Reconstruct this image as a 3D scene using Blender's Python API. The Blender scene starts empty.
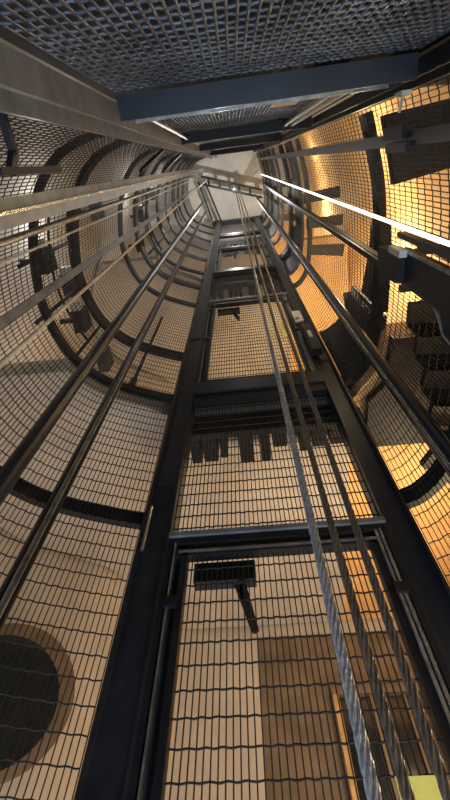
import bpy, math, random
import numpy as np
from mathutils import Vector, Matrix
random.seed(4)
C = bpy.context.scene.collection
D = 1.5          # door plane
BK = -0.22       # back plane
TOP = 14.0
PIT = -1.4
STOREY = 3.93

# ---------------------------------------------------------------- materials
def mat(name, col, rough=.5, metal=0., noise=0., nscale=20., bump=0., emit=None, estr=0., col2=None, spec=.5):
    m = bpy.data.materials.new(name); m.use_nodes = True
    nt = m.node_tree; b = nt.nodes['Principled BSDF']
    b.inputs['Base Color'].default_value = (*col, 1)
    b.inputs['Roughness'].default_value = rough
    b.inputs['Metallic'].default_value = metal
    b.inputs['Specular IOR Level'].default_value = spec
    tc = nt.nodes.new('ShaderNodeTexCoord')
    n = nt.nodes.new('ShaderNodeTexNoise'); n.inputs['Scale'].default_value = nscale
    n.inputs['Detail'].default_value = 4
    nt.links.new(tc.outputs['Object'], n.inputs['Vector'])
    r = nt.nodes.new('ShaderNodeMix'); r.data_type = 'RGBA'
    c2 = col2 if col2 else tuple(max(0, c*(1-noise)) for c in col)
    r.inputs['A'].default_value = (*col, 1); r.inputs['B'].default_value = (*c2, 1)
    rm = nt.nodes.new('ShaderNodeMapRange'); rm.inputs['From Min'].default_value = .35; rm.inputs['From Max'].default_value = .65
    nt.links.new(n.outputs['Fac'], rm.inputs['Value'])
    nt.links.new(rm.outputs['Result'], r.inputs['Factor'])
    nt.links.new(r.outputs['Result'], b.inputs['Base Color'])
    if bump:
        bp = nt.nodes.new('ShaderNodeBump'); bp.inputs['Strength'].default_value = bump
        nt.links.new(n.outputs['Fac'], bp.inputs['Height']); nt.links.new(bp.outputs['Normal'], b.inputs['Normal'])
    if emit:
        b.inputs['Emission Color'].default_value = (*emit, 1); b.inputs['Emission Strength'].default_value = estr
    return m
M = dict(
    black=mat('black_steel', (.011,.012,.015), .5, .0, .4, 15, spec=.3),
    post=mat('post_steel', (.030,.033,.040), .36, .3, .4, 9),
    navy=mat('blue_black_steel', (.019,.026,.039), .38, .2, .35, 8),
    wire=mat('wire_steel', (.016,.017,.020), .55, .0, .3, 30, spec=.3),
    wireback=mat('wire_steel_lit', (.13,.155,.19), .42, .3, .6, 6),  # lit blue-grey look of the back wires put into the colour
    galv=mat('galvanised_steel', (.42,.42,.40), .38, .75, .45, 25),
    bright=mat('polished_rail_steel', (.62,.60,.56), .25, .85, .4, 12),
    grey=mat('grey_painted_channel', (.23,.26,.30), .40, .3, .35, 12),
    rope_a=mat('steel_rope_light', (.62,.66,.72), .4, .4, .4, 60),
    rope_b=mat('greased_rope_brown', (.27,.23,.19), .45, .5, .4, 60),
    rope_c=mat('pale_rope', (.62,.62,.58), .5, .2, .3, 60),
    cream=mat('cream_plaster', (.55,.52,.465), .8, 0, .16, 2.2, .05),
    warmlit=mat('warm_lit_plaster', (.90,.56,.24), .8, 0, .2, 2.5, .05),  # plaster with the warm light of the right side put into its colour
    ceil=mat('ceiling_plaster', (.70,.66,.58), .85, 0, .1, 3),
    dark=mat('unlit_plaster', (.03,.035,.045), .9, 0, .3, 3),  # darkness of the unlit space behind the cage put into the colour
    wood=mat('brown_wood', (.20,.155,.115), .5, 0, .35, 5),
    gold=mat('honey_wood_trim', (.62,.40,.18), .45, 0, .3, 8),
    glass=mat('dark_glass', (.020,.026,.032), .12, 0, .3, 20),
    yellow=mat('yellow_plate', (.85,.82,.22), .5, 0, .1, 10),
    pale=mat('pale_plate', (.62,.64,.60), .4, .3, .2, 10),
    ochplate=mat('mustard_plate', (.60,.50,.26), .5, 0, .2, 10),
    blue=mat('blue_plastic', (.03,.12,.55), .4, 0, .1, 10),
    led=mat('led_tube', (1,1,1), .5, 0, 0, 1, 0, (1,.93,.80), 3.2),
    lamp=mat('lamp_lens', (1,1,1), .5, 0, 0, 1, 0, (1,.86,.62), 4.),
    floor=mat('pit_concrete', (.16,.15,.14), .9, 0, .3, 6),
)
# ---------------------------------------------------------------- mesh helpers
class MB:
    def __init__(s): s.v=[]; s.f=[]
    def add(s, vs, fs):
        o=len(s.v); s.v += [tuple(v) for v in vs]; s.f += [tuple(i+o for i in f) for f in fs]; return s
    def box(s, x0,x1,y0,y1,z0,z1):
        return s.add([(x0,y0,z0),(x1,y0,z0),(x1,y1,z0),(x0,y1,z0),(x0,y0,z1),(x1,y0,z1),(x1,y1,z1),(x0,y1,z1)],
              [(0,3,2,1),(4,5,6,7),(0,1,5,4),(1,2,6,5),(2,3,7,6),(3,0,4,7)])
    def bar(s, a, b, w, h, up=(0,0,1)):     # rectangular bar from a to b
        a=Vector(a); b=Vector(b); d=(b-a).normalized(); u=Vector(up)
        if abs(d.dot(u))>.97: u=Vector((1,0,0))
        r=d.cross(u).normalized(); u=r.cross(d)
        vs=[]
        for p in (a,b):
            for i,j in ((-1,-1),(1,-1),(1,1),(-1,1)): vs.append(p+r*i*w/2+u*j*h/2)
        return s.add(vs,[(0,1,2,3),(7,6,5,4),(0,4,5,1),(1,5,6,2),(2,6,7,3),(3,7,4,0)])
    def tube(s, pts, r, n=10, cap=True):
        pts=[Vector(p) for p in pts]; vs=[]; fs=[]
        for i,p in enumerate(pts):
            d=(pts[min(i+1,len(pts)-1)]-pts[max(i-1,0)]).normalized()
            u=Vector((0,0,1)) if abs(d.z)<.9 else Vector((0,1,0))
            a=d.cross(u).normalized(); b=a.cross(d)
            for k in range(n):
                t=2*math.pi*k/n; vs.append(p+a*math.cos(t)*r+b*math.sin(t)*r)
        for i in range(len(pts)-1):
            for k in range(n):
                k2=(k+1)%n; fs.append((i*n+k,i*n+k2,(i+1)*n+k2,(i+1)*n+k))
        if cap:
            fs.append(tuple(range(n))[::-1]); fs.append(tuple((len(pts)-1)*n+k for k in range(n)))
        return s.add(vs,fs)
    def prism(s, prof, z0, z1):              # horizontal XY profile swept upwards
        n=len(prof)
        vs=[(x,y,z0) for x,y in prof]+[(x,y,z1) for x,y in prof]
        fs=[(k,(k+1)%n,(k+1)%n+n,k+n) for k in range(n)]+[tuple(range(n))[::-1],tuple(range(n,2*n))]
        return s.add(vs,fs)
    def band(s, path, off0, off1, z0, z1, zf=None):   # ribbon following an XY path, between two offsets
        A=offset(path,off0); B=offset(path,off1); n=len(A); vs=[]; fs=[]
        for i in range(n):
            lo,hi=(z0,z1) if zf is None else zf(i/(n-1))
            vs += [(A[i][0],A[i][1],lo),(B[i][0],B[i][1],lo),(B[i][0],B[i][1],hi),(A[i][0],A[i][1],hi)]
        for i in range(n-1):
            for k in range(4):
                k2=(k+1)%4; fs.append((i*4+k,i*4+k2,i*4+4+k2,i*4+4+k))
        fs += [(3,2,1,0),tuple((n-1)*4+k for k in range(4))]
        return s.add(vs,fs)
    def disc(s, c, ax, r, t, n=32):
        c=Vector(c); ax=Vector(ax).normalized()
        return s.tube([c-ax*t/2, c+ax*t/2], r, n)
    def build(s, name, m, parent=None, smooth=False):
        me=bpy.data.meshes.new(name); me.from_pydata(s.v,[],s.f); me.materials.append(m)
        if smooth: me.shade_smooth()
        me.update(); o=bpy.data.objects.new(name,me); C.objects.link(o)
        if parent: o.parent=parent
        return o
def tag(o,label=None,cat=None,group=None,kind=None):
    if label: o['label']=label
    if cat: o['category']=cat
    if group: o['group']=group
    if kind: o['kind']=kind
    return o
def empty(name,label,cat,group=None):
    o=bpy.data.objects.new(name,None); o.empty_display_size=.1; C.objects.link(o); return tag(o,label,cat,group)
def struct(name,mb,m): return tag(mb.build(name,m),kind='structure')

# ---------------------------------------------------------------- plan outlines
def smooth_path(pts, step=.02):
    P=[Vector((x,y)) for x,y in pts]; P=[2*P[0]-P[1]]+P+[2*P[-1]-P[-2]]; out=[]
    for i in range(1,len(P)-2):
        a,b,c,d=P[i-1:i+3]
        for k in range(20):
            t=k/20
            out.append(.5*((2*b)+(c-a)*t+(2*a-5*b+4*c-d)*t*t+(3*b-a-3*c+d)*t**3))
    out.append(P[-2])
    return resample([(p.x,p.y) for p in out],step)
def resample(pts,step):
    L=[0]
    for a,b in zip(pts,pts[1:]): L.append(L[-1]+math.dist(a,b))
    n=max(2,round(L[-1]/step)+1); res=[]; j=0
    for k in range(n):
        s=L[-1]*k/(n-1)
        while j<len(L)-2 and L[j+1]<s: j+=1
        t=(s-L[j])/max(1e-9,L[j+1]-L[j])
        res.append((pts[j][0]+(pts[j+1][0]-pts[j][0])*t, pts[j][1]+(pts[j+1][1]-pts[j][1])*t))
    return res
def offset(path,off):
    out=[]
    for i,p in enumerate(path):
        a=path[max(0,i-1)]; b=path[min(len(path)-1,i+1)]
        dx,dy=b[0]-a[0],b[1]-a[1]; l=math.hypot(dx,dy)
        out.append((p[0]+dy/l*off, p[1]-dx/l*off))
    return out
# both run from the door side to the back; positive offset on LEFT path must go outward
LEFT=smooth_path([(-.61,1.497),(-.73,1.455),(-.93,1.37),(-1.10,1.27),(-1.25,1.10),(-1.32,.91),(-1.35,.72),(-1.34,.58),(-1.31,.42),(-1.26,.25),(-1.15,.03),(-.98,-.13),(-.76,-.20),(-.55,BK)])
RIGHT=smooth_path([(.68,1.49),(.74,1.455),(.82,1.34),(.86,1.15),(.875,.92),(.87,.61),(.85,.36),(.83,.20),(.79,.03),(.755,-.10),(.735,-.165)])
SL=-1; SR=-1
def out_sign(path):
    m=len(path)//2; o=offset(path,.1)[m]; c=(0,.6)
    return 1 if math.dist(o,c)>math.dist(path[m],c) else -1
SL=out_sign(LEFT); SR=out_sign(RIGHT)

# ---------------------------------------------------------------- woven wire
def wire_mesh(name, path, z0, z1, m, parent=None, pitch=.022, rise=.080, wv=.0042, wh=.0050, zfine=5.):
    P=np.array(resample(path,pitch)); n=len(P)
    T=np.gradient(P,axis=0); T/=np.linalg.norm(T,axis=1)[:,None]; N=np.stack([T[:,1],-T[:,0]],1)
    V=[];F=[];o=0
    # upright wires: square section prisms
    h=wv/2
    c=[P+T*sx*h+N*sy*h for sx,sy in ((-1,-1),(1,-1),(1,1),(-1,1))]
    ring=np.stack(c,1)                                     # n,4,2
    lo=np.concatenate([ring,np.full((n,4,1),z0)],2); hi=np.concatenate([ring,np.full((n,4,1),z1)],2)
    V.append(np.concatenate([lo,hi],1).reshape(-1,3))
    base=np.arange(n)[:,None]*8
    for k in range(4):
        k2=(k+1)%4; F.append(base+np.array([[k,k2,k2+4,k+4]]))
    o=n*8
    # cross wires with crimps
    Q=np.array(resample(path,pitch/2)); q=len(Q)
    T=np.gradient(Q,axis=0); T/=np.linalg.norm(T,axis=1)[:,None]; N=np.stack([T[:,1],-T[:,0]],1)
    s=np.arange(q)
    h=wh/2
    rows=int((z1-z0)/rise)
    for r in range(rows+1):
        z=z0+r*rise
        if z>z1: break
        wn=.0014*np.sin(s*math.pi/2+(r%2)*math.pi); wz=.0018*np.sin(s*2*math.pi/5.+r*1.7)
        ct=np.concatenate([Q+N*wn[:,None],(z+wz)[:,None]],1)
        N3=np.concatenate([N,np.zeros((q,1))],1); U=np.array([[0,0,1.]])
        rg=np.stack([ct-N3*h-U*h,ct+N3*h-U*h,ct+N3*h+U*h,ct-N3*h+U*h],1)
        V.append(rg.reshape(-1,3))
        b=o+np.arange(q-1)[:,None]*4
        for k in range(4):
            k2=(k+1)%4; F.append(b+np.array([[k,k2,k2+4,k+4]]))
        o+=q*4
    V=np.concatenate(V); F=np.concatenate(F)
    me=bpy.data.meshes.new(name)
    me.vertices.add(len(V)); me.vertices.foreach_set('co',V.astype(np.float32).ravel())
    me.loops.add(len(F)*4); me.loops.foreach_set('vertex_index',F.astype(np.int32).ravel())
    me.polygons.add(len(F)); me.polygons.foreach_set('loop_start',np.arange(0,len(F)*4,4,dtype=np.int32))
    me.materials.append(m); me.update(calc_edges=True)
    ob=bpy.data.objects.new(name,me); C.objects.link(ob)
    if parent: ob.parent=parent
    return ob

# ================================================================ SETTING
wl=smooth_path([(-.95,4.25),(-1.1,3.75),(-1.5,3.22),(-1.88,2.98),(-2.26,2.74),(-2.55,2.3),(-2.45,1.6),(-2.1,.9),(-1.88,.1),(-1.6,-.5),(-1.1,-.95),(-.5,-1.1)],.06)
wr=smooth_path([(1.75,4.25),(1.72,3.0),(1.68,1.9),(1.62,.9),(1.52,.2),(1.3,-.4),(.95,-.85),(.45,-1.1)],.06)
def wall(name,path,m,off): 
    mb=MB(); mb.band(path,0,off,PIT,TOP); return struct(name,mb,m)
wall('wall_left',wl,M['cream'],.12*out_sign(wl)); wall('wall_right',wr,M['warmlit'],.12*out_sign(wr))
struct('wall_front',MB().box(-1.1,1.87,4.25,4.4,PIT,TOP),M['cream'])
struct('wall_back',MB().box(-1.0,1.05,-.74,-.62,PIT,TOP),M['dark'])
struct('wall_shade_screen',MB().box(.81,1.56,-.36,-.30,PIT,TOP),M['dark'])  # added dark partition, keeps the lit right wall out of this corner
struct('ceiling',MB().box(-2.75,2.0,-1.3,4.4,TOP,TOP+.15),M['ceil'])
struct('floor',MB().box(-2.75,2.0,-1.3,4.4,PIT-.12,PIT),M['floor'])
# landing slabs outside the cage
def slab_outline(g=.05):
    L=[p for p in offset(LEFT,g*SL) if p[1]>1.12]; R=[p for p in offset(RIGHT,g*SR) if p[1]>1.12]
    L=[p for p in L if p[1]<1.5]; R=[p for p in R if p[1]<1.5]
    return [(-2.15,1.12)]+L[::-1][::2]+[(-.60,D+.1),(.70,D+.1)]+R[::2]+[(1.62,1.12),(1.72,4.2),(-.98,4.2),(-1.12,3.72),(-1.5,3.18),(-2.22,2.7),(-2.5,2.3),(-2.4,1.65)]
SILLS=[-1.0, 2.93, 6.90, 10.83]
for i,s in enumerate(SILLS):
    so=slab_outline(); r0=so.index((.70,D+.1)); r1=so.index((1.72,4.2))
    struct('trim_%d'%(2*i+1),MB().prism([p for k,p in enumerate(so) if not r0<=k<=r1]+[],s-.27,s-.03) if 0 else MB().prism(so[:r0]+[(.70,D+.1),(.70,4.2)]+so[r1+1:],s-.27,s-.03),M['cream'])
    struct('trim_%d'%(2*i+2),MB().prism([(.70,4.2)]+so[r0:r1]+[(1.72,4.2)],s-.27,s-.03),M['warmlit'])  # right slab part, warm light carried in its colour
# dark steel joist strip under each slab next to the shaft
for i,s in enumerate(SILLS[1:]):
    jo=MB(); jo.box(-.62,.72,D+.10,D+.15,s-.52,s-.27)
    random.seed(11+i)
    x=-.6
    while x<.68:
        w=random.choice([.05,.07,.10]); d=random.uniform(.13,.30)
        jo.box(x,x+w,D+.15,D+.15+d,s-.46-random.random()*.06,s-.27); x+=w+random.choice([.02,.05,.09])
    o=jo.build('slab_edge_joist',M['black'])
    tag(o,['toothed black steel slab edge just above the nearest landing door','toothed black steel slab edge above the middle landing door','toothed black steel slab edge highest up the shaft'][i],'joist','slab edge joists')

# ================================================================ CAGE POSTS
def cpost(name,label,x0,x1,y0,y1,lip,z0,z1,m,cat='post',splices=(),bolts=()):
    e=empty(name,label,cat)
    b=MB(); b.box(x0,x1,y0,y0+.012,z0,z1)                     # web facing the shaft
    b.build('web',m,e)
    for a,c in ((x0,x0+lip),(x1-lip,x1)):
        MB().box(a,c,y0-.03 if y0>0 else y0+.012,y1,z0,z1).build('flange',m,e)
    for z in splices:
        sp=MB().box(x0+.012,x1-.012,(y0-.010) if y0>0 else y0+.012,y0 if y0>0 else y0+.022,z-.12,z+.12).build('splice_plate',m,e)
    if bolts:
        for z in bolts:
            MB().disc(((x0+x1)/2+.02,(y0 if y0>0 else y0+.012),z),(0,1,0),.008,.012,8).build('bolt',M['black'],e)
    return e
cpost('door_side_post','broad black steel post on the left of the landing doors',-.595,-.445,D,D+.10,.014,PIT,TOP-.02,M['post'],splices=(1.9,4.1))
cpost('door_side_post','broad blue-black steel post on the right of the landing doors',.535,.665,D,D+.10,.014,PIT,TOP-.02,M['navy'],splices=(3.3,))
e=cpost('back_corner_post','grey bolted steel channel running up the back left corner',-.53,-.385,BK-.012,BK+.055,.014,PIT,TOP-.02,M['grey'],splices=(3.9,),bolts=(.75,.95,1.2,1.5,1.9,2.3,2.8,3.3,4.6,5.4))
e=cpost('back_corner_post','black steel channel running up the back right corner',.665,.80,BK-.012,BK+.035,.012,PIT,TOP-.02,M['black'])
# back tie beams
bl=[('heavy dark steel beam across the back mesh, lowest and nearest',1.82,2.10,M['navy']),
    ('dark cross beam second up the back mesh panel',3.97,4.35,M['black']),
    ('narrow dark cross beam high on the back of the shaft',6.2,6.6,M['black']),
    ('topmost narrow cross beam on the back below the ceiling',9.6,10.0,M['black'])]
for lb,z0,z1,m in bl:
    e=empty('cross_beam',lb,'beam','back cross beams')
    MB().box(-.38,.66,BK-.03,BK-.018,z0,z1).build('web',m,e)
    MB().box(-.38,.66,BK-.03,BK+.03,z1,z1+.014).build('flange',M['galv'],e)
    MB().box(-.38,.66,BK-.03,BK+.045,z0-.014,z0).build('flange',m,e)
# pale conduits on the back panel
for x,lb,r in ((.44,'pale vertical conduit on the back panel, innermost of the right pair',.014),(.50,'pale vertical conduit on the back panel, outer of the right pair',.016),(-.33,'thin grey conduit beside the back left post above the lowest beam',.012)):
    tag(MB().tube([(x,BK+.012,2.13),(x,BK+.012,3.93)],r).build('conduit',M['galv']),lb,'conduit')
tag(MB().box(.255,.40,BK-.036,BK-.030,2.55,2.95).build('notice_plate',M['ochplate']),'small mustard plate fixed to the back mesh above the lowest beam','plate')

# ================================================================ WIRE MESH PANELS
zt=[PIT+.02,TOP-.03]
tag(wire_mesh('wire_mesh_panel',LEFT,zt[0],zt[1],M['wire'],wv=.0038,wh=.004),'tall curved black wire mesh wall bulging out on the left','mesh panel')
tag(wire_mesh('wire_mesh_panel',RIGHT,zt[0],zt[1],M['wire'],wv=.0034,wh=.0036),'tall curved black wire mesh wall bulging out on the right','mesh panel')
bz=[PIT+.02,1.80,2.12,3.95,4.37,6.18,6.62,9.58,10.02,TOP-.03]
blabs=['grey blue wire mesh panel overhead behind the camera, below the lowest beam','back wire mesh panel between the lowest and second beams','back wire mesh panel between the second and third beams','back wire mesh panel between the two highest beams','back wire mesh panel just below the ceiling']
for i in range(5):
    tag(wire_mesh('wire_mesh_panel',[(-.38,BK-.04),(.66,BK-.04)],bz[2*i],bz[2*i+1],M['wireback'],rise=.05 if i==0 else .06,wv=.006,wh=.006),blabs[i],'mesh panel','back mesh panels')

# ================================================================ LANDING DOORS (door side)
HEADS=[1.385,5.16,8.82]
def door_side(i):
    z0=SILLS[i]; z1=HEADS[i]; nxt=SILLS[i+1]-.26
    near=('nearest landing door','landing door one storey up','landing door two storeys up')[i]
    x0,x1=-.445,.535
    e=empty('landing_door',('black framed wire mesh landing door nearest the camera, with a yellow sticker low right',
        'mesh landing door one storey up, warm-lit wall showing through','small distant mesh landing door two storeys up')[i],'door','mesh landing doors')
    # fixed frame
    MB().box(x0,x1,D-.03,D+.05,z1-.045,z1).build('head_rail',M['black'],e)
    MB().box(x0,x1,D-.045,D-.03,z1-.012,z1+.012).build('head_trim',M['grey'],e)
    MB().box(x0+.03,x1-.03,D-.02,D+.03,z1-.105,z1-.062).build('leaf_top_rail',M['black'],e)
    MB().box(x0+.05,x1-.05,D-.028,D-.02,z1-.092,z1-.082).build('top_track',M['bright'],e)
    MB().box(x0,x1,D-.02,D+.03,z0,z0+.07).build('leaf_bottom_rail',M['black'],e)
    for sx,a in ((1,x0),(-1,x1)):
        for (u0,u1,yy,mm,nm) in ((.0,.022,D-.03,'black','jamb'),(.030,.037 if sx==1 else .042,D-.034,'bright','guide_strip'),(.048,.060,D-.030,'galv','guide_strip'),(.064,.092,D-.02,'black','stile')):
            if nm=='guide_strip' and sx==1 and u0>.04: continue
            if nm=='jamb': MB().box(*sorted((a,a+sx*.066)),D+.03,D+.045,z0,z1-.04).build('jamb_back',M['black'],e)
            a0,a1=sorted((a+sx*u0,a+sx*u1))
            MB().box(a0,a1,yy,D+.03,z0,z1-.04 if nm!='stile' else z1-.06).build(nm,M[mm],e)
        # little hinge blocks
        for zz in (z1-.36,z1-1.3): MB().box(*sorted((a+sx*.018,a+sx*.07)),D-.045,D-.02,zz,zz+.04).build('hinge',M['black'],e)
    w=wire_mesh('mesh_infill',[(x0+.09,D+.005),(x1-.09,D+.005)],z0+.06,z1-.07,M['wire'],e)
    # door closer outside the mesh
    cl=MB().box(-.33,-.06,D+.04,D+.10,z1-.20,z1-.105).build('door_closer',M['black'],e)
    MB().bar((-.12,D+.07,z1-.20),(-.075,D+.10,z1-.40),.022,.02).build('closer_arm',M['black'],cl)
    MB().bar((-.15,D+.07,z1-.19),(-.085,D+.12,z1-.38),.014,.014).build('closer_arm',M['black'],cl)
    # sill beam above, mesh transom
    t=empty('sill_beam',('dark steel sill beam below the second landing door','dark steel sill beam below the third landing door','dark steel sill beam near the top of the shaft')[i],'beam','landing sill beams')
    MB().box(x0+.005,x1-.005,D-.02,D+.04,nxt-.005,nxt+.10).build('beam_face',M['black'],t)
    MB().box(x0+.005,x1-.005,D-.035,D+.04,nxt+.10,nxt+.27).build('upper_plate',M['post'],t)
    w=wire_mesh('wire_mesh_panel',[(x0,D+.02),(x1,D+.02)],z1+.01,nxt-.01,M['wire'])
    tag(w,('flat wire mesh panel between the nearest door head and the sill above','flat wire mesh panel above the second landing door','flat wire mesh panel above the third landing door')[i],'mesh panel','transom mesh panels')
for i in range(3): door_side(i)
tag(wire_mesh('wire_mesh_panel',[(-.445,D+.02),(.535,D+.02)],SILLS[3]+.02,TOP-.05,M['wire']),'flat wire mesh panel over the top sill beam below the ceiling','mesh panel','transom mesh panels')
tag(MB().box(.285,.392,D-.012,D-.004,.38,.495).build('sticker',M['yellow']),'yellow square sticker low on the nearest door behind the ropes','sticker')
tag(MB().box(.345,.405,D-.012,D-.004,3.80,4.25).build('sticker',M['yellow']),'small yellow tag on the second landing door near its right edge','sticker')
e=empty('post_bracket','pale plate bracket on the right door post beside the second door','bracket')
MB().box(.485,.57,D-.075,D-.055,4.0,4.32).build('plate',M['pale'],e)
MB().box(.50,.53,D-.09,D-.075,4.05,4.09).build('bolt',M['galv'],e)
e=empty('door_lock','dark lock box with pale keeper on the right post under the plate bracket','lock')
MB().box(.515,.60,D-.11,D-.045,3.2,3.8).build('case',M['black'],e)
MB().box(.535,.565,D-.122,D-.11,3.45,3.6).build('keeper',M['pale'],e)
# slim silver strip beside the left post (guide end)
tag(MB().tube([(-.555,D-.05,1.30),(-.555,D-.05,1.57)],.009).build('guide_rod',M['bright']),'short silver rod beside the left door post below the first hoop','rod')

# ================================================================ HOOPS
hz=[(.2,.07),(1.55,.085),(2.82,.07),(3.62,.14),(5.25,.10),(6.15,.16),(7.02,.10),(8.1,.18),(9.15,.10),(10.3,.18),(11.35,.10),(12.5,.15)]
HL=['below the camera','first above the camera','level with the second door sill','just above the second door sill','at the head of the second door','above the head of the second door','at the sill of the third door','in the middle of the third door','just above the third door','well above the third door','third from the ceiling','nearest the ceiling']
for i,(z,t) in enumerate(hz):
    o=MB().band([(-.598,1.50)]+LEFT[:-1],.008*SL,.045*SL,z-t/2,z+t/2).build('hoop_band',M['black'])
    tag(o,'black curved steel hoop round the left mesh, '+HL[i],'hoop','left side hoops')
hr=[(.2,.08,0),(1.56,.10,0),(2.83,.13,0),(5.65,.10,0),(6.55,.55,1),(7.55,.30,0),(8.95,.2,0),(10.1,.7,1),(11.4,.35,0),(12.6,.4,0)]
HR=['below the camera','lowest above the camera','second up, crossing the whole side','just above the second door head','broad band beside the third door sill','beside the third door','just above the third door head','broad band high up','third from the ceiling','nearest the ceiling']
for i,(z,t,_) in enumerate(hr):
    o=MB().band([(.667,1.497)]+RIGHT[:-1],.008*SR,.05*SR,z-t/2,z+t/2).build('hoop_band',M['black'])
    tag(o,'black curved steel hoop round the right mesh, '+HR[i],'hoop','right side hoops')

# ================================================================ RIGHT SIDE STAIR (outside the cage)
def sub(path,y0,y1): return [p for p in path if y0<=p[1]<=y1]
for k,zb in enumerate((0,STOREY,2*STOREY)):
    which=('nearest flight','flight one storey up','flight two storeys up')[k]
    e=empty('spiral_stair','dark steel winding stair outside the right mesh, '+which,'stair','stair flights')
    MB().band(sub(RIGHT,1.0,1.6),.055*SR,.085*SR,0,0,lambda t:(zb+2.78,zb+3.95-.35*t+(.2*max(0,1-abs(t-.75)*7)))).build('stringer',M['black'],e)
    MB().band(sub(RIGHT,.40,1.0),.06*SR,.09*SR,0,0,lambda t:(zb+2.80,zb+3.35-.25*t)).build('stringer',M['black'],e)
    P=offset(RIGHT,.07*SR); Q=offset(RIGHT,.56*SR)
    # treads winding up from the door side to the back
    ys=[1.42,1.30,1.18,1.06,.94,.80,.64] if k==0 else [1.2,.9,.6]
    for j,y in enumerate(ys):
        def at(S,yy): return min(S,key=lambda p:abs(p[1]-yy))
        wd=.125 if j<5 else .05
        i0=min(range(len(RIGHT)),key=lambda q:abs(RIGHT[q][1]-y)); i1=min(len(P)-1,i0+int(wd/.02))
        if i1<=i0: i1=i0+2
        z=zb+1.72+j*.165+(.35 if k else 0)
        MB().prism([P[i0],Q[i0],Q[i1],P[i1]],z,z+.04).build('tread',M['black'],e)
        if k==0 and j<4: MB().prism([P[i1-1],Q[i1-1],Q[i1],P[i1]],z,z+.17).build('riser',M['black'],e)
    if k==0:
        ug=[(p[0],p[1]) for p in Q if 1.08<p[1]<1.45]
        MB().prism([(.93,1.1),(1.58,1.1),(1.60,1.95),(.80,1.95),(.80,1.55),(.9,1.45)],2.56,2.62).build('landing_plate',M['black'],e)
    if k: continue
    # rear landing plate
    i0=min(range(len(RIGHT)),key=lambda q:abs(RIGHT[q][1]-.22))
    poly=P[i0:-3]+[q for q in Q[i0:] if q[1]>-.18][::-1]
    MB().prism(poly,zb+2.66,zb+2.74).build('landing_plate',M['black'],e)
    MB().box(.86,1.35,-.24,-.22,.3,2.66).build('end_panel',M['black'],e)

# ================================================================ RAILS AND TUBES IN THE SHAFT
def rail(name,label,cat,x,y,w,z0,z1,m,kind='tee',rot=0.,brk=(),group=None,out=(0,0)):
    e=empty(name,label,cat,group); b=MB()
    ca,sa=math.cos(rot),math.sin(rot)
    def R(pr): return [(x+px*ca-py*sa,y+px*sa+py*ca) for px,py in pr]
    if kind=='tee':
        h=w/2; b.prism(R([(-h,-.006),(h,-.006),(h,.006),(.008,.006),(.008,w*.8),(-.008,w*.8),(-.008,.006),(-h,.006)]),z0,z1)
    elif kind=='box': h=w/2; b.prism(R([(-h,-h*.6),(h,-h*.6),(h,h*.6),(-h,h*.6)]),z0,z1)
    elif kind=='tube': b.tube([(x,y,z0),(x,y,z1)],w/2,16)
    elif kind=='flat': h=w/2; b.prism(R([(-h,-.004),(h,-.004),(h,.004),(-h,.004)]),z0,z1)
    elif kind=='chan':
        h=w/2; b.prism(R([(-h,-.03),(-h+.008,-.03),(-h+.008,.0),(h-.008,.0),(h-.008,-.03),(h,-.03),(h,.008),(-h,.008)]),z0,z1)
    b.build('rail_body',m,e,smooth=False)
    for z in brk:
        tx,ty=out
        MB().bar((x,y,z),(x+tx,y+ty,z),.03,.05).build('bracket',M['black'],e)
        MB().prism(R([(-w*.6,-w*.45),(w*.6,-w*.45),(w*.6,-w*.15),(-w*.6,-w*.15)]) if kind!='tube' else R([(-w*.7,-w*.7),(w*.7,-w*.7),(w*.7,w*.7),(-w*.7,w*.7)]),z-.05,z+.05).build('clip',M['black'],e)
    return e
HB=(2.82,5.25,7.02,9.15,11.35)
e=rail('guide_rail','wide grey guide rail with a bright highlight strip, uppermost on the left','rail',-.74,.058,.088,PIT,13.2,M['grey'],'chan',-math.pi/2)
MB().box(-.712,-.702,.050,.060,PIT,13.2).build('highlight_strip',M['bright'],e)  # highlight along the rail built as a bright strip
rail('cable_conduit','dented galvanised conduit just under the wide left guide rail','conduit',-.90,.165,.030,PIT,12.8,M['galv'],'tube')
rail('flat_channel','flat grey channel strip crossing the left mesh between the two pale ropes','channel',-1.0,.462,.040,PIT,13,M['grey'],'flat',math.radians(65))
rail('guide_tube','dark round guide tube rising diagonally on the left','rail',-.86,.845,.066,PIT,13,M['post'],'tube')
e=rail('cable_tray','slim twin tube rail left of the broad black door post','rail',-.79,1.055,.026,PIT,12.5,M['galv'],'tube')
MB().tube([(-.822,1.075,PIT),(-.822,1.075,12.5)],.016).build('outer_tube',M['post'],e)
MB().tube([(-.758,1.04,PIT),(-.758,1.04,12.5)],.008).build('thin_cable',M['black'],e)
e=rail('guide_tube','polished dark round guide tube running down the right side','rail',.575,.85,.062,PIT,13,M['post'],'tube')
MB().tube([(.548,.835,PIT),(.548,.835,13)],.007).build('highlight_strip',M['bright'],e)  # highlight on the round tube modelled as a thin bright line
# led tube with channel
e=empty('led_tube_light','bright white glowing light tube running up the right side of the shaft','light')
MB().tube([(.745,.338,1.2),(.745,.338,12.2)],.0088,12).build('glowing_tube',M['led'],e)
MB().box(.752,.765,.332,.346,1.2,12.2).build('backing_channel',M['black'],e)
MB().box(.757,.795,.375,.40,1.2,2.15).build('end_connector',M['navy'],e)
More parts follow.
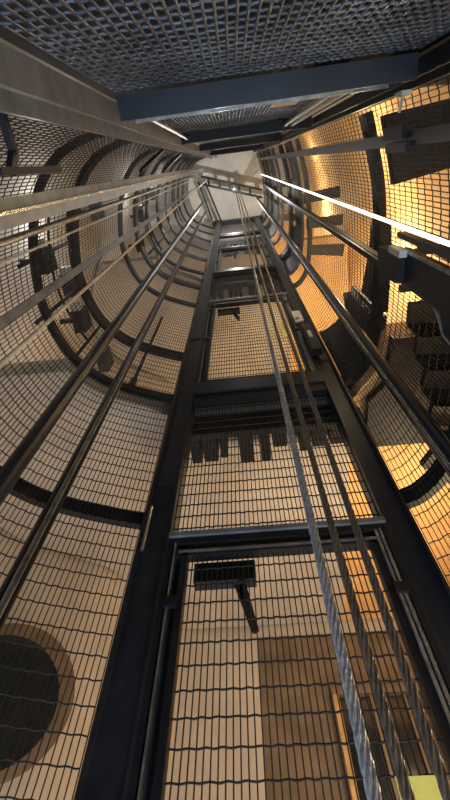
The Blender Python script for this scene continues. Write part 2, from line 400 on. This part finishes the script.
# dark channel behind and below it
e=rail('service_channel','dark channel rail under the glowing tube on the right','rail',.80,.585,.055,2.15,12.5,M['black'],'box',math.radians(85),(4.2,6.4,8.6,10.8),out=(.06,0))
MB().box(.765,.772,.56,.566,2.3,12.5).build('edge_lip',M['galv'],e)
e=empty('steel_box_beam','broad blue-black steel box beam on the right under the glowing tube','beam')
MB().prism([(.76,.44),(.80,.44),(.80,.60),(.76,.60)],.3,2.10).build('box_body',M['navy'],e)
MB().prism([(.752,.432),(.762,.432),(.762,.446),(.752,.446)],.3,2.10).build('top_edge',M['galv'],e)
MB().box(.72,.77,.46,.585,2.02,2.30).build('end_clamp',M['black'],e)
MB().box(.715,.75,.43,.46,1.98,2.13).build('clip_plate',M['pale'],e)
e=empty('pulley_guard','dark rounded guard plate clamped below the right box beam','guard')
MB().prism([(.78,.61),(.80,.61),(.80,.76),(.78,.72)],.2,1.62).build('guard_plate',M['navy'],e)
MB().tube([(.775,.60,1.72),(.768,.615,1.66),(.766,.64,1.62),(.766,.68,1.58),(.766,.72,1.35),(.766,.73,.9)],.006).build('guard_rim',M['galv'],e)
e=rail('service_channel','dark strap rail with a splice clamp near the back right corner','rail',.71,-.005,.05,.8,12.5,M['post'],'flat',math.pi/2,(4.2,6.2,8.4),out=(.06,0))
MB().box(.685,.705,-.055,-.005,1.98,2.22).build('splice_clamp',M['black'],e)
MB().box(.685,.705,.005,.04,1.93,2.18).build('splice_clamp',M['black'],e)
e=empty('lamp_bracket','pale clip hanging from the back right corner by the splice clamp','bracket')
MB().box(.672,.71,-.165,-.15,1.98,2.06).build('clip_plate',M['pale'],e)
MB().tube([(.695,-.15,2.03),(.695,-.10,2.06)],.006).build('clip_rod',M['pale'],e)
# strap at top left
e=empty('stay_strap','bent blue-grey strap bracket at the far upper left','bracket')
MB().bar((-.665,-.228,1.50),(-.665,-.100,1.50),.02,.028).build('upper_arm',M['navy'],e)
MB().bar((-.665,-.105,1.50),(-.665,-.050,1.44),.02,.028).build('lower_arm',M['navy'],e)
MB().bar((-.665,-.055,1.36),(-.665,-.055,1.85),.022,.022).build('foot_bar',M['black'],e)
# left stays high up
for a,b,lb in (((-.55,-.15,4.0),(-.68,-.03,3.6),'thin black diagonal stay near the back left post, lower one'),((-.55,-.15,5.4),(-.68,-.03,5.0),'thin black diagonal stay near the back left post, upper one')):
    tag(MB().bar(a,b,.02,.035).build('diagonal_stay',M['black']),lb,'stay')

# ================================================================ ROPES
def rope(label,x,y,r,z0,z1,m,x1=None,y1=None,pitch=.075,lobes=6,group='hoisting ropes'):
    x1=x if x1 is None else x1; y1=y if y1 is None else y1
    n=lobes*4; th=np.arange(n)*2*math.pi/n
    zs=np.arange(z0,z1,.0105); V=[];F=[]
    t=(zs-z0)/(z1-z0)
    rad=r*(1-.30*(1-np.abs(np.cos(lobes*th/2))))
    for i,z in enumerate(zs):
        a=th+2*math.pi*z/.17
        V.append(np.stack([x+(x1-x)*t[i]+rad*np.cos(a),y+(y1-y)*t[i]+rad*np.sin(a),np.full(n,z)],1))
    V=np.concatenate(V); k=np.arange(n); k2=(k+1)%n
    F=np.concatenate([np.stack([i*n+k,i*n+k2,(i+1)*n+k2,(i+1)*n+k],1) for i in range(len(zs)-1)])
    me=bpy.data.meshes.new('steel_rope'); me.from_pydata(V.tolist(),[],F.tolist()); me.materials.append(m)
    o=bpy.data.objects.new('steel_rope',me); C.objects.link(o)
    return tag(o,label,'rope',group)
YR=.80
rope('pale twisted steel rope, leftmost of the three hanging in front of the doors',.150*YR/1.0-.002,YR,.0112,.2,13.1,M['rope_a'],.06,YR-.1)
rope('brown twisted steel rope, middle of the three hanging in front of the doors',.205*YR,YR,.0095,.2,13.1,M['rope_b'],.105,YR-.1)
rope('brown twisted steel rope, rightmost of the three hanging in front of the doors',.274*YR,YR,.0095,.2,13.1,M['rope_b'],.16,YR-.1)
rope('thin pale rope crossing the upper left below the wide guide rail',-.62,.158,.0042,PIT,13,M['rope_c'],group='left ropes')
rope('thick pale rope rising steeply across the left mesh',-.66,.412,.0075,PIT,13,M['rope_c'],-.70,.33,group='left ropes')

# ================================================================ CEILING STEELWORK
e=empty('pulley_beam','black framed pulley beam crossing under the ceiling that carries the ropes','beam')
for o_,nm in ((0,'beam_bar'),(.20,'beam_bar')):
    MB().bar((-.88,.22+o_,13.35),(.80,.76+o_,13.35),.05,.22).build(nm,M['black'],e)
for t in (.12,.3,.46,.62,.8):
    x=-.88+1.68*t; y=.22+.54*t
    MB().bar((x,y,13.35),(x,y+.2,13.35),.06,.12).build('cross_tie',M['black'],e)
MB().disc((.02,.62,13.1),(1,0,0),.12,.08,20).build('pulley_wheel',M['grey'],e)
for a,b,lb in (((-.80,.35,13.5),(-.45,1.48,13.5),'black diagonal ceiling brace nearer the middle'),((-1.0,.35,13.72),(-.72,1.42,13.72),'black diagonal ceiling brace farther left')):
    tag(MB().bar(a,b,.05,.08).build('ceiling_brace',M['black']),lb,'brace')
tag(MB().box(-.72,.80,1.49,1.60,13.5,13.95).build('ceiling_beam',M['black']),'black beam along the door side edge of the ceiling','beam')
tag(MB().box(-.55,.75,-.32,-.24,13.5,13.95).build('ceiling_beam',M['black']),'black beam along the back edge of the ceiling','beam')
e=empty('blue_connector','small bright blue fitting near the top of the left guide rail','fitting')
MB().tube([(-.90,.085,11.7),(-.90,.085,12.5)],.045,12).build('body',M['blue'],e)
MB().tube([(-.90,.085,12.5),(-.90,.085,12.8)],.03,12).build('collar',M['galv'],e)

# ================================================================ THINGS BEYOND THE MESH
# round porthole on the left wall
e=empty('porthole','large round dark porthole with brown rim on the left landing wall','porthole')
pc=(-1.87,2.93,1.47)
MB().disc(pc,(.53,-.85,0),.475,.05,48).build('rim',M['wood'],e)
MB().disc((pc[0]-.01,pc[1]-.05,pc[2]-.04),(.53,-.85,0),.405,.02,48).build('dark_face',M['glass'],e)
# landing features seen through nearest door
e=empty('timber_window','dark paned window in a honey wood frame beyond the nearest door','window')
wx0,wx1,wz0,wz1=.50,1.35,.45,1.95
MB().box(wx0,wx1,4.20,4.23,wz0,wz1).build('pane',M['glass'],e)
for x in (wx0,wx1): MB().box(x-.05,x,4.14,4.23,wz0-.2,wz1).build('frame_post',M['gold'],e)
MB().box(wx0-.05,wx1,4.14,4.23,wz1,wz1+.06).build('frame_head',M['wood'],e)
for x in (.78,1.06): MB().box(x-.012,x+.012,4.17,4.2,wz0,wz1).build('glazing_bar',M['wood'],e)
tag(MB().box(-.18,1.6,4.235,4.249,-.9,2.55).build('wall_panel',M['wood']),'brown timber wall panel beyond the nearest door','panel')
# dark conduits and boxes on the left landings
fx=[(-1.55,1.12,3.72),(-1.58,.80,3.80),(-1.62,.52,3.5),(-1.50,1.62,3.9),(-1.62,1.0,7.2),(-1.6,.6,7.7),(-1.5,1.5,7.7),(-1.6,.3,5.2),(-1.58,.35,9.)]
fl=['just above the second hoop','higher on the second landing','beside the conduit near the second hoop','nearest the black door post','on the third landing by the hoop','on the third landing farther back','on the third landing nearest the post','between two hoops at mid height','high up by the upper hoops']
for (x,y,z),l in zip(fx,fl):
    e=empty('spotlight_box','small black lamp housing seen through the left mesh, '+l,'lamp','lamp housings beyond the left mesh')
    MB().box(x-.05,x+.05,y-.10,y+.10,z,z+.22).build('housing',M['black'],e)
    MB().box(x-.20,x-.05,y-.02,y+.02,z+.08,z+.12).build('arm',M['black'],e)
    MB().box(x-.04,x+.04,y-.16,y-.10,z+.04,z+.12).build('lens',M['pale'],e)
for x,y,z0,z1,lb in ((-1.35,2.05,2.95,6.6,'thin dark pipe on the second landing beyond the left mesh'),(-1.5,1.15,6.95,10.5,'thin dark pipe on the third landing beyond the left mesh')):
    e=empty('vertical_pipe',lb,'pipe')
    MB().tube([(x,y,z0),(x,y,z1)],.022).build('pipe_body',M['black'],e)
    MB().tube([(x,y,z0+1.2),(x,y,z0+1.4)],.04).build('coupling',M['black'],e)
# landing guard rails
for k,zb in enumerate((2.93,6.9,10.8)):
    e=empty('guard_rail','black curved guard rail round the left side of the '+('second','third','top')[k]+' landing','railing','landing guard rails')
    p=[q for q in offset(LEFT,.16*SL) if q[1]<1.2 and q[1]>.1]
    MB().tube([(a,b,zb+.95) for a,b in p[::3]],.018).build('top_rail',M['black'],e)
    MB().tube([(a,b,zb+.5) for a,b in p[::3]],.010).build('mid_rail',M['black'],e)
    for q in (p[0],p[len(p)//3],p[2*len(p)//3],p[-1]):
        MB().tube([(q[0],q[1],zb-.05),(q[0],q[1],zb+.95)],.014).build('baluster',M['black'],e)

# ================================================================ LIGHTS
def area(loc,rot,size,power,col,sy=None):
    l=bpy.data.lights.new('fill_area','AREA'); l.energy=power; l.color=col; l.size=size
    if sy: l.shape='RECTANGLE'; l.size_y=sy
    o=bpy.data.objects.new('fill_area',l); o.location=loc; o.rotation_euler=rot; C.objects.link(o); return o
def point(loc,power,col,r=.06):
    l=bpy.data.lights.new('fill_point','POINT'); l.energy=power; l.color=col; l.shadow_soft_size=r  # fills added to light walls, landings and ceiling, no fixtures modelled
    o=bpy.data.objects.new('fill_point',l); o.location=loc; C.objects.link(o); return o
W=(1,.78,.48); N_=(1,.98,.95); B_=(.62,.80,1)
point((1.32,2.0,.9),38,W); point((1.3,2.3,1.9),22,W); point((1.3,1.9,5.4),45,W); point((1.3,1.9,9.3),35,W)
for z,p in ((.2,36),(4.3,62),(8.3,48),(12.0,26)):
    point((1.38,1.0,z),p,W,.16)                 # right, warm fill added to light the wall
for z,p in ((.4,8),(4.6,18),(8.6,14),(12.2,8)):
    point((1.2,.1,z),p,W)
for z,p in ((-.5,15),(3.6,19),(7.6,18),(11.5,14)):
    point((-1.5,2.3,z),p,N_)
for z,p in ((.1,11),(4.3,12),(8.3,12),(12.3,10)):
    point((-1.65,.3,z),p,N_)
point((1.0,3.0,-.4),15,(1,.86,.66)); point((-.3,3.0,-.4),8,N_)
point((.2,3.2,3.5),24,W); point((.2,3.2,7.4),18,W); point((.2,3.0,11.3),9,N_)
area((.1,.6,-1.3),(math.pi,0,0),1.0,44,B_)  # added cool fill from below for the lower steelwork
point((-.1,.9,11.8),95,N_,.02)  # added to brighten the ceiling
point((.0,.3,7.2),5,N_,.02)

# ================================================================ WORLD + CAMERA
w=bpy.data.worlds.new('World'); bpy.context.scene.world=w; w.use_nodes=True
bg=w.node_tree.nodes['Background']; bg.inputs[0].default_value=(.5,.6,.75,1); bg.inputs[1].default_value=.15
cam=bpy.data.cameras.new('Camera'); cam.sensor_fit='VERTICAL'; cam.sensor_height=36; cam.lens=420/800*36
cam.clip_start=.02; cam.clip_end=100
co=bpy.data.objects.new('Camera',cam); C.objects.link(co)
Xv=(0.99338007,0.09339036,0.06688999); Yv=(0.11419834,-0.86591004,-0.48698926); Uv=(0.01244061,0.49140415,-0.8708428)
co.matrix_world=Matrix(((Xv[0],Xv[1],Xv[2],0),(Yv[0],Yv[1],Yv[2],0),(Uv[0],Uv[1],Uv[2],0),(0,0,0,1)))
bpy.context.scene.camera=co
bpy.context.scene.view_settings.view_transform='Standard'
bpy.context.scene.view_settings.exposure=0.0
